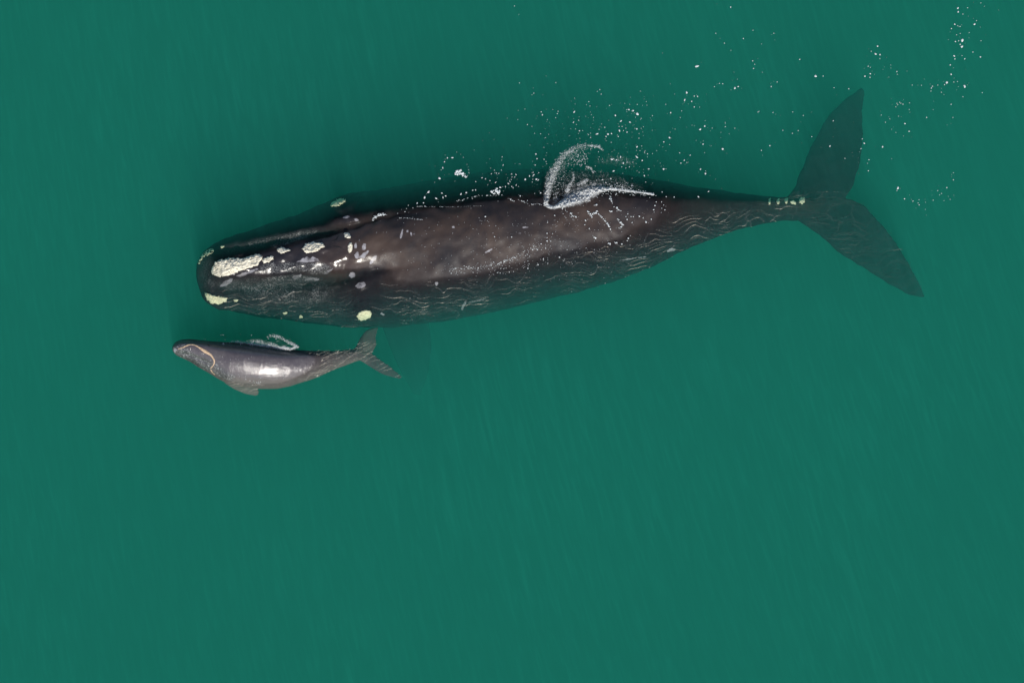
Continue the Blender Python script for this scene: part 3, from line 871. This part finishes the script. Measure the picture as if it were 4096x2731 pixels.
S_(poly(z2, (1030, 1452), (1250, 1440), (1400, 1432), (1540, 1402), (1640, 1372), (1760, 1325), (1850, 1270), (2000, 1190)), [3, 5, 7, 8, 9, 9, 10], 300, 0.003, 0.009)
S_(poly(z2, (1540, 1392), (1640, 1360), (1740, 1320)), [2, 3, 2], 60, 0.004, 0.011)
S_(poly(z2, (960, 1480), (1200, 1470), (1500, 1440), (1800, 1400), (2050, 1380)), [10, 14, 24, 40], 220, 0.003, 0.007)
for L_ in ([(650, 845), (680, 875), (700, 905), (690, 920)], [(700, 880), (740, 865), (765, 835)], [(745, 865), (790, 900), (830, 945), (870, 985), (890, 1030), (905, 1075)],
           [(970, 930), (985, 960), (1005, 965)], [(990, 965), (1030, 990), (990, 1025), (940, 1020)], [(950, 805), (985, 840), (1020, 855)], [(880, 850), (920, 850)], [(715, 1105), (740, 1135)],
           [(470, 860), (500, 895), (545, 915)], [(865, 1180), (890, 1195)], [(935, 1170), (970, 1185)], [(725, 790), (755, 780)], [(640, 720), (655, 730)], [(890, 690), (900, 730), (920, 770)]):
    pts = poly(z3, *L_)
    ln = sum(math.dist(pts[i], pts[i + 1]) for i in range(len(pts) - 1))
    S_(pts, [1.6, 2.4, 2, 1.4], int(12 + ln * 0.9), 0.005, 0.012)
for L_ in ([(735, 670), (760, 710)], [(860, 660), (910, 750)], [(380, 840), (470, 990)], [(900, 750), (960, 850)], [(420, 830), (520, 960)]):
    S_(poly(z3, *L_), [1.5], 18, 0.003, 0.008)
fo = fr.done("foam")
tag(fo, "countless tiny white foam specks scattered over the green water and the mother's wet back", "foam", kind='stuff')

# the breaking crest and the arc of spray thrown over the back: thin lacy sheets of aerated water with beads of froth
m, t, out = mat("lacy_froth")
p = objpos(t)
at = nd(t, "ShaderNodeAttribute", attribute_name="froth")
n1 = noise_n(t, p, 55, 3, 0.7, 0.6)
n2 = noise_n(t, p, 13, 3, 0.65, 1.2)
hole = math_n(t, 'ADD', math_n(t, 'MULTIPLY', n1, 0.55), math_n(t, 'MULTIPLY', n2, 0.45))
al = ramp(t, math_n(t, 'ADD', hole, math_n(t, 'SUBTRACT', math_n(t, 'MULTIPLY', at.outputs['Fac'], 0.64), 0.34)), 0.36, 0.74)
b = nd(t, "ShaderNodeBsdfPrincipled", i_Roughness=0.22)
t.links.new(mixc(t, ramp(t, n1, 0.35, 0.6), (0.60, 0.64, 0.66), (0.90, 0.92, 0.92)), b.inputs['Base Color'])
b.inputs['Specular IOR Level'].default_value = 0.7
bump = nd(t, "ShaderNodeBump", i_Strength=1.0, i_Distance=0.03)
t.links.new(n1, bump.inputs['Height'])
t.links.new(bump.outputs[0], b.inputs['Normal'])
mx = t.nodes.new("ShaderNodeMixShader")
t.links.new(al, mx.inputs[0])
t.links.new(nd(t, "ShaderNodeBsdfTransparent").outputs[0], mx.inputs[1]); t.links.new(b.outputs[0], mx.inputs[2])
t.links.new(mx.outputs[0], out.inputs['Surface'])
LACE = m

def sheet(name, strokes, label, step=2.4):
    """strokes: (points, half-widths px, strength along it, arch height m); a continuous sheet where any stroke has froth"""
    allp = np.concatenate([np.array(q_[0]) for q_ in strokes])
    lo, hi = allp.min(0) - 60, allp.max(0) + 60
    gx, gy = np.meshgrid(np.arange(lo[0], hi[0], step), np.arange(lo[1], hi[1], step), indexing='ij')
    den, hgt = np.zeros(gx.shape), np.zeros(gx.shape)
    for (pts, wd, st_, arch) in strokes:
        c = poly_at(pts, np.linspace(0, 1, 90)); w_ = np.interp(np.linspace(0, 1, 90), np.linspace(0, 1, len(wd)), wd); g_ = np.interp(np.linspace(0, 1, 90), np.linspace(0, 1, len(st_)), st_)
        for k in range(2): c[:, k] = smooth1(c[:, k], 6)
        best = np.zeros(gx.shape)
        for i in range(90):
            best = np.maximum(best, g_[i] * np.exp(-(((gx - c[i, 0]) ** 2 + (gy - c[i, 1]) ** 2) / (w_[i] ** 2)) ** 1.3))
        den = np.maximum(den, best); hgt = np.maximum(hgt, arch * best)
    keep = den > 0.06
    idx = -np.ones(gx.shape, int); idx[keep] = np.arange(keep.sum())
    V = []
    for i, j in zip(*np.where(keep)):
        x, y = gx[i, j], gy[i, j]
        nz = mnoise.noise(Vector((x / 7, y / 7, 3))) * 0.5 + 0.5 + 0.4 * mnoise.noise(Vector((x / 2.6, y / 2.6, 8)))
        V.append(W(x, y, rest(x, y, 0.012) + hgt[i, j] * (0.5 + nz) + 0.012 * nz, 1.0))
    cell = keep[:-1, :-1] & keep[1:, :-1] & keep[1:, 1:] & keep[:-1, 1:]
    I, J = np.where(cell)
    F = np.stack([idx[I, J], idx[I + 1, J], idx[I + 1, J + 1], idx[I, J + 1]], 1)[:, ::-1]
    me = pydata(name, V, F.tolist())
    put_attr(me, "froth", den[keep])
    o = link(name, me, LACE)
    tag(o, label, "splash", kind='stuff')
    return o

sheet("splash", [
    (poly(z3, (330, 800), (400, 770), (480, 735), (560, 705), (640, 675), (710, 645), (780, 625), (870, 615)), [9, 19, 28, 33, 33, 25, 15, 9], [1.0, 1, 0.95, 0.9, 0.85, 0.9, 0.9], 0.10),
    (poly(z3, (870, 615), (980, 625), (1100, 640), (1220, 655), (1340, 672)), [7, 7, 6, 5, 6], [0.9, 0.85, 0.8, 0.75, 0.95], 0.04),
    (poly(z3, (210, 770), (250, 800), (300, 812), (345, 800)), [8, 10, 10, 8], [0.95, 0.9, 0.8, 0.9], 0.06),
    (poly(z3, (222, 740), (232, 660), (252, 560), (282, 480), (316, 410), (364, 325), (415, 255), (480, 205), (555, 174), (640, 158)), [12, 19, 24, 26, 25, 22, 19, 16, 13, 9], [0.85, 0.66, 0.62, 0.62, 0.6, 0.58, 0.54, 0.52, 0.5, 0.45], 0.16),
    (poly(z3, (640, 158), (700, 165), (770, 172), (815, 212)), [7, 8, 9, 5], [0.5, 0.5, 0.62, 0.6], 0.10),
    (poly(z3, (320, 740), (330, 640), (350, 520), (390, 410), (450, 310), (540, 230), (640, 195)), [26, 30, 32, 32, 30, 24, 16], [0.42, 0.36, 0.36, 0.34, 0.34, 0.34, 0.3], 0.10),
    (poly(z3, (440, 640), (470, 580), (510, 500), (500, 450)), [14, 12, 9, 6], [0.65, 0.6, 0.55, 0.5], 0.05),
    (poly(z3, (560, 570), (610, 545), (665, 520)), [16, 16, 9], [0.5, 0.6, 0.5], 0.04),
    (poly(z3, (430, 690), (560, 640), (680, 590), (800, 575), (900, 585)), [22, 30, 30, 22, 14], [0.5, 0.52, 0.52, 0.46, 0.4], 0.06),
    (poly(z3, (640, 380), (690, 400), (712, 445)), [5, 6, 5], [0.6, 0.65, 0.6], 0.03),
    (poly(z3, (300, 700), (420, 600), (560, 520), (760, 540), (1000, 570), (1200, 610)), [40, 60, 70, 60, 45, 25], [0.36, 0.36, 0.34, 0.36, 0.34, 0.3], 0.02),
    (poly(z3, (760, 330), (900, 310), (1020, 320), (1120, 350)), [30, 36, 34, 26], [0.26, 0.34, 0.34, 0.28], 0.01),
], "white lacy crest with a curved sheet of water curling up over the mother's back")
sp_ = Froth()
def heap(fr, pts, wd, n, r0, r1, top):
    """beads of froth heaped along a crest, higher towards its middle line"""
    for _ in range(n):
        q_ = rng.random()
        p_ = poly_at(pts, [q_])[0]
        w_ = np.interp(q_, np.linspace(0, 1, len(wd)), wd)
        g1, g2 = rng.gauss(0, 0.45), rng.gauss(0, 0.45)
        hh = top * math.exp(-2 * (g1 * g1 + g2 * g2)) * rng.random()
        px, py = p_[0] + g1 * w_, p_[1] + g2 * w_
        fr.add(px, py, r0 + (r1 - r0) * rng.random() ** 2.5, lg=rng.uniform(1, 2.2), ti=rng.uniform(0, 3.14), z=rest(px, py) + hh)
heap(sp_, poly(z3, (330, 800), (480, 735), (640, 675), (780, 620), (980, 625), (1340, 672)), [10, 30, 34, 24, 16, 9], 330, 0.003, 0.010, 0.16)
heap(sp_, poly(z3, (222, 740), (252, 560), (316, 410), (415, 255), (555, 174), (770, 170)), [16, 24, 24, 20, 16, 14], 260, 0.002, 0.008, 0.22)
heap(sp_, poly(z3, (320, 740), (350, 520), (450, 310), (640, 230)), [36, 44, 44, 30], 200, 0.002, 0.007, 0.18)
heap(sp_, poly(z3, (870, 590), (1000, 590), (1150, 610)), [20, 20, 16], 70, 0.002, 0.006, 0.05)
heap(sp_, poly(z3, (440, 280), (540, 330), (620, 280), (600, 360)), [30, 30, 20], 80, 0.003, 0.008, 0.12)
spl = sp_.done("spray")
tag(spl, "fine white drops of spray flying about the crest on the mother's back", "spray", kind='stuff')

sheet("splash", [
    (poly(z5, (640, 250), (700, 258), (800, 264), (900, 276), (1000, 292), (1100, 312), (1180, 322)), [5, 9, 12, 13, 12, 10, 6], [0.5, 0.55, 0.58, 0.6, 0.6, 0.65, 0.7], 0.03),
    (poly(z5, (760, 246), (860, 245), (950, 262), (1050, 285)), [8, 12, 13, 10], [0.4, 0.5, 0.5, 0.5], 0.03),
    (poly(z5, (960, 205), (1020, 190), (1090, 210), (1150, 245), (1210, 280), (1250, 298)), [8, 10, 11, 11, 10, 7], [0.36, 0.44, 0.5, 0.5, 0.56, 0.7], 0.05),
    (poly(z5, (1110, 300), (1180, 318), (1240, 300)), [9, 9, 6], [0.6, 0.7, 0.75], 0.04),
    (poly(z5, (1000, 225), (1080, 260), (1130, 290)), [14, 16, 12], [0.3, 0.32, 0.4], 0.03),
], "narrow lacy wash of white water along the calf's far side", 1.4)
cs = Froth()
heap(cs, poly(z5, (640, 248), (800, 260), (950, 270), (1180, 318)), [6, 12, 14, 8], 110, 0.002, 0.007, 0.05)
heap(cs, poly(z5, (960, 205), (1020, 190), (1090, 210), (1150, 245), (1250, 298)), [9, 11, 11, 10, 7], 80, 0.002, 0.007, 0.08)
S_ = cs.strand
S_(poly(z5, (540, 270), (600, 262), (650, 248)), [3, 2, 3], 22, 0.004, 0.010)
S_(poly(z5, (350, 215), (460, 240), (640, 222), (500, 185), (880, 190)), [4], 24, 0.003, 0.007)
S_(poly(z5, (680, 580), (780, 585), (900, 600), (1050, 575), (1180, 560)), [10, 16, 16, 12, 8], 110, 0.002, 0.006)
S_(poly(z5, (800, 620), (860, 628), (900, 628)), [4], 14, 0.005, 0.010)
S_(poly(z5, (490, 400), (560, 420), (700, 425), (850, 430)), [12, 14, 10], 40, 0.002, 0.005)
cso = cs.done("spray")
tag(cso, "fine white drops sprinkled over the calf's wet back and its wash", "spray", kind='stuff')

# ------------------------------------------------------------------ caustic light on the sunken flanks, imitated by thin glossy lines over the water
m, t, out = mat("caustic_gloss")
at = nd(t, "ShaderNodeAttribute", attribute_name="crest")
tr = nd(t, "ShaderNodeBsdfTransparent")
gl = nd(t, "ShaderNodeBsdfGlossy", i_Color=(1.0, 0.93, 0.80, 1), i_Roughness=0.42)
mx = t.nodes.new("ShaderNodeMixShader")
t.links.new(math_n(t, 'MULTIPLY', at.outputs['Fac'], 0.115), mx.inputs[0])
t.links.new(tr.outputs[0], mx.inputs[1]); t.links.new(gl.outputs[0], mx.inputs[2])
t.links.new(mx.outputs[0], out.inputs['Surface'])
CAUSTIC = m

def vnoise(x, y, sc, seed):
    """smooth value noise on arrays"""
    g = np.random.default_rng(seed).random((256, 256))
    x, y = x * sc, y * sc
    xi, yi = np.floor(x).astype(int), np.floor(y).astype(int)
    fx, fy = x - xi, y - yi
    fx, fy = fx * fx * (3 - 2 * fx), fy * fy * (3 - 2 * fy)
    v = lambda a, b_: g[a % 256, b_ % 256]
    return (v(xi, yi) * (1 - fx) + v(xi + 1, yi) * fx) * (1 - fy) + (v(xi, yi + 1) * (1 - fx) + v(xi + 1, yi + 1) * fx) * fy

def vedge(x, y, seed):
    """distance to the nearest Voronoi edge, unit cells"""
    g = np.random.default_rng(seed).random((256, 256, 2)) * 0.86 + 0.07
    xi, yi = np.floor(x).astype(int), np.floor(y).astype(int)
    ds = []
    for a in (-1, 0, 1):
        for b_ in (-1, 0, 1):
            c = g[(xi + a) % 256, (yi + b_) % 256]
            ds.append(np.hypot(xi + a + c[..., 0] - x, yi + b_ + c[..., 1] - y))
    ds = np.sort(np.stack(ds), 0)
    return ds[1] - ds[0]

def skin_depth(X_, Y_, bv):
    """how deep the skin lies under each grid point of the sea (nan where there is no whale)"""
    D = np.full(X_.shape, np.nan)
    st = 6
    o = Vector((0, 0, H))
    sub = np.full(((X_.shape[0] + st - 1) // st, (X_.shape[1] + st - 1) // st), np.nan)
    for i in range(sub.shape[0]):
        for j in range(sub.shape[1]):
            p_ = Vector((X_[min(i * st, X_.shape[0] - 1), 0], Y_[0, min(j * st, X_.shape[1] - 1)], 0))
            h = bv.ray_cast(o, (p_ - o).normalized())
            if h[0] is not None:
                sub[i, j] = -h[0].z
    return np.repeat(np.repeat(sub, st, 0), st, 1)[:X_.shape[0], :X_.shape[1]]

def caustic_lines(name, label, box, bv, ang, sx, sy, warp, wsc, wid, weight, nw, veins, seed, step=0.009, zmin=0.03, zmax=lambda x: 1.5 + 1.2 * (x > 5.0)):
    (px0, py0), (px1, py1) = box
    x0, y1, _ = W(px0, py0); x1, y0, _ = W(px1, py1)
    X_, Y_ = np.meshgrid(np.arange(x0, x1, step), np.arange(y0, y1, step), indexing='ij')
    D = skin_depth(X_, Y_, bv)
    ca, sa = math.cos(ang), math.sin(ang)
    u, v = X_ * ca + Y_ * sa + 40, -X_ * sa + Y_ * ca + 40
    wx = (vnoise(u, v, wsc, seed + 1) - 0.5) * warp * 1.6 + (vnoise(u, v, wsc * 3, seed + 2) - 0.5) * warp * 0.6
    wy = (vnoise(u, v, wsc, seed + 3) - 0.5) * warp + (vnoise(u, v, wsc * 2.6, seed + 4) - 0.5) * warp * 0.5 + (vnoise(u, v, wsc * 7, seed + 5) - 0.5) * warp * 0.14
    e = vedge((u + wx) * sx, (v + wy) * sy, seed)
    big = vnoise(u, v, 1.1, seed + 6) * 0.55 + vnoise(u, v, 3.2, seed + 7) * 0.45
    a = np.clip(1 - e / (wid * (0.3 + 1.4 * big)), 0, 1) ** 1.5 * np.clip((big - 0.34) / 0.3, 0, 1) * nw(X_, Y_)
    for k_, (fx, fy, wl) in enumerate(veins):                                     # long wavy light lines
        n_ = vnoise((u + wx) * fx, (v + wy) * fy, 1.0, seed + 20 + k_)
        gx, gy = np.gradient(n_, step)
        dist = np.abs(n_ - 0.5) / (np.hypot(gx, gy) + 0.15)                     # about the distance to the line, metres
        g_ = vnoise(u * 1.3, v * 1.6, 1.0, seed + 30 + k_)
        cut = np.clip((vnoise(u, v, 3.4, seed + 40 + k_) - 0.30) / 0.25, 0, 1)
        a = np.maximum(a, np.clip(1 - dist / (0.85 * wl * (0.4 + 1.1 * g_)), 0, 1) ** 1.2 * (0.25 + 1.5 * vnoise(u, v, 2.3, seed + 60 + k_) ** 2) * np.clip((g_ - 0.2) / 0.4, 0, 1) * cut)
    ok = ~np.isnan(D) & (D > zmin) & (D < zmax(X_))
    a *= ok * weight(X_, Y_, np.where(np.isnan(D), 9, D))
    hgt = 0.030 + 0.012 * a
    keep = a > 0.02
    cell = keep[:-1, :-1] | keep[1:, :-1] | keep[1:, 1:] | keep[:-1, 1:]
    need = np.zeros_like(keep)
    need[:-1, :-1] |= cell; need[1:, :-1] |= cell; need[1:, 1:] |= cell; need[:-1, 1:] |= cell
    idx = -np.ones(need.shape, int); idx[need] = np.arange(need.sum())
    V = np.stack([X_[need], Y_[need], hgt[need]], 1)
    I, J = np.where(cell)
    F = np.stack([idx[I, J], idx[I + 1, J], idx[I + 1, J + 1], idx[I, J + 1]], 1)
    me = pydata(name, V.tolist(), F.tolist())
    put_attr(me, "crest", a[need])  # strength of the imitated caustic light
    o = link(name, me, CAUSTIC)
    tag(o, label, "caustic_line", kind='stuff')
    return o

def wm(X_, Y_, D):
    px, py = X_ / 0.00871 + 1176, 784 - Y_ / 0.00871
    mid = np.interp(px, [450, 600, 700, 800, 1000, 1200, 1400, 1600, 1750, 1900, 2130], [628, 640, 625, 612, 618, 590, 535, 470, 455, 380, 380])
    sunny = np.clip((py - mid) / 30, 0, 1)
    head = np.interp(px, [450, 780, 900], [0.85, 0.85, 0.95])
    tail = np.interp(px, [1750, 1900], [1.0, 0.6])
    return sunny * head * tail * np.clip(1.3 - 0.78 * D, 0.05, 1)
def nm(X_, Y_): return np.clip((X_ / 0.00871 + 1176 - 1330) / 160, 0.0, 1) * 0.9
caustic_lines("caustic_line", "fine golden lines standing in for caustic light over the mother's sunken flank and tail", ((455, 440), (2130, 775)), M_BVH, R(4), 2.0, 5.6, 0.30, 1.8, 0.075, wm, nm,
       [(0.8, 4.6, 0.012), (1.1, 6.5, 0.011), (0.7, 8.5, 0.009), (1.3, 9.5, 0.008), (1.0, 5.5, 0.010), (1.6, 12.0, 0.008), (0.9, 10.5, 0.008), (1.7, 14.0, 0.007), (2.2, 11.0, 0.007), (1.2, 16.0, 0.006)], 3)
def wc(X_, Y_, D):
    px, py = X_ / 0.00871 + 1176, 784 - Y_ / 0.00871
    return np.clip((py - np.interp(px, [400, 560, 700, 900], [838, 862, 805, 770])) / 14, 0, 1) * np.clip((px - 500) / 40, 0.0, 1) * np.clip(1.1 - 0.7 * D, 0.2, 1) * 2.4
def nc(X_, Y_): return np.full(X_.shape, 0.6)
caustic_lines("caustic_line", "fine pale lines standing in for caustic light over the calf's sunken flank and tail", ((395, 740), (930, 915)), C_BVH, R(24), 5.0, 15.0, 0.10, 4.5, 0.16, wc, nc,
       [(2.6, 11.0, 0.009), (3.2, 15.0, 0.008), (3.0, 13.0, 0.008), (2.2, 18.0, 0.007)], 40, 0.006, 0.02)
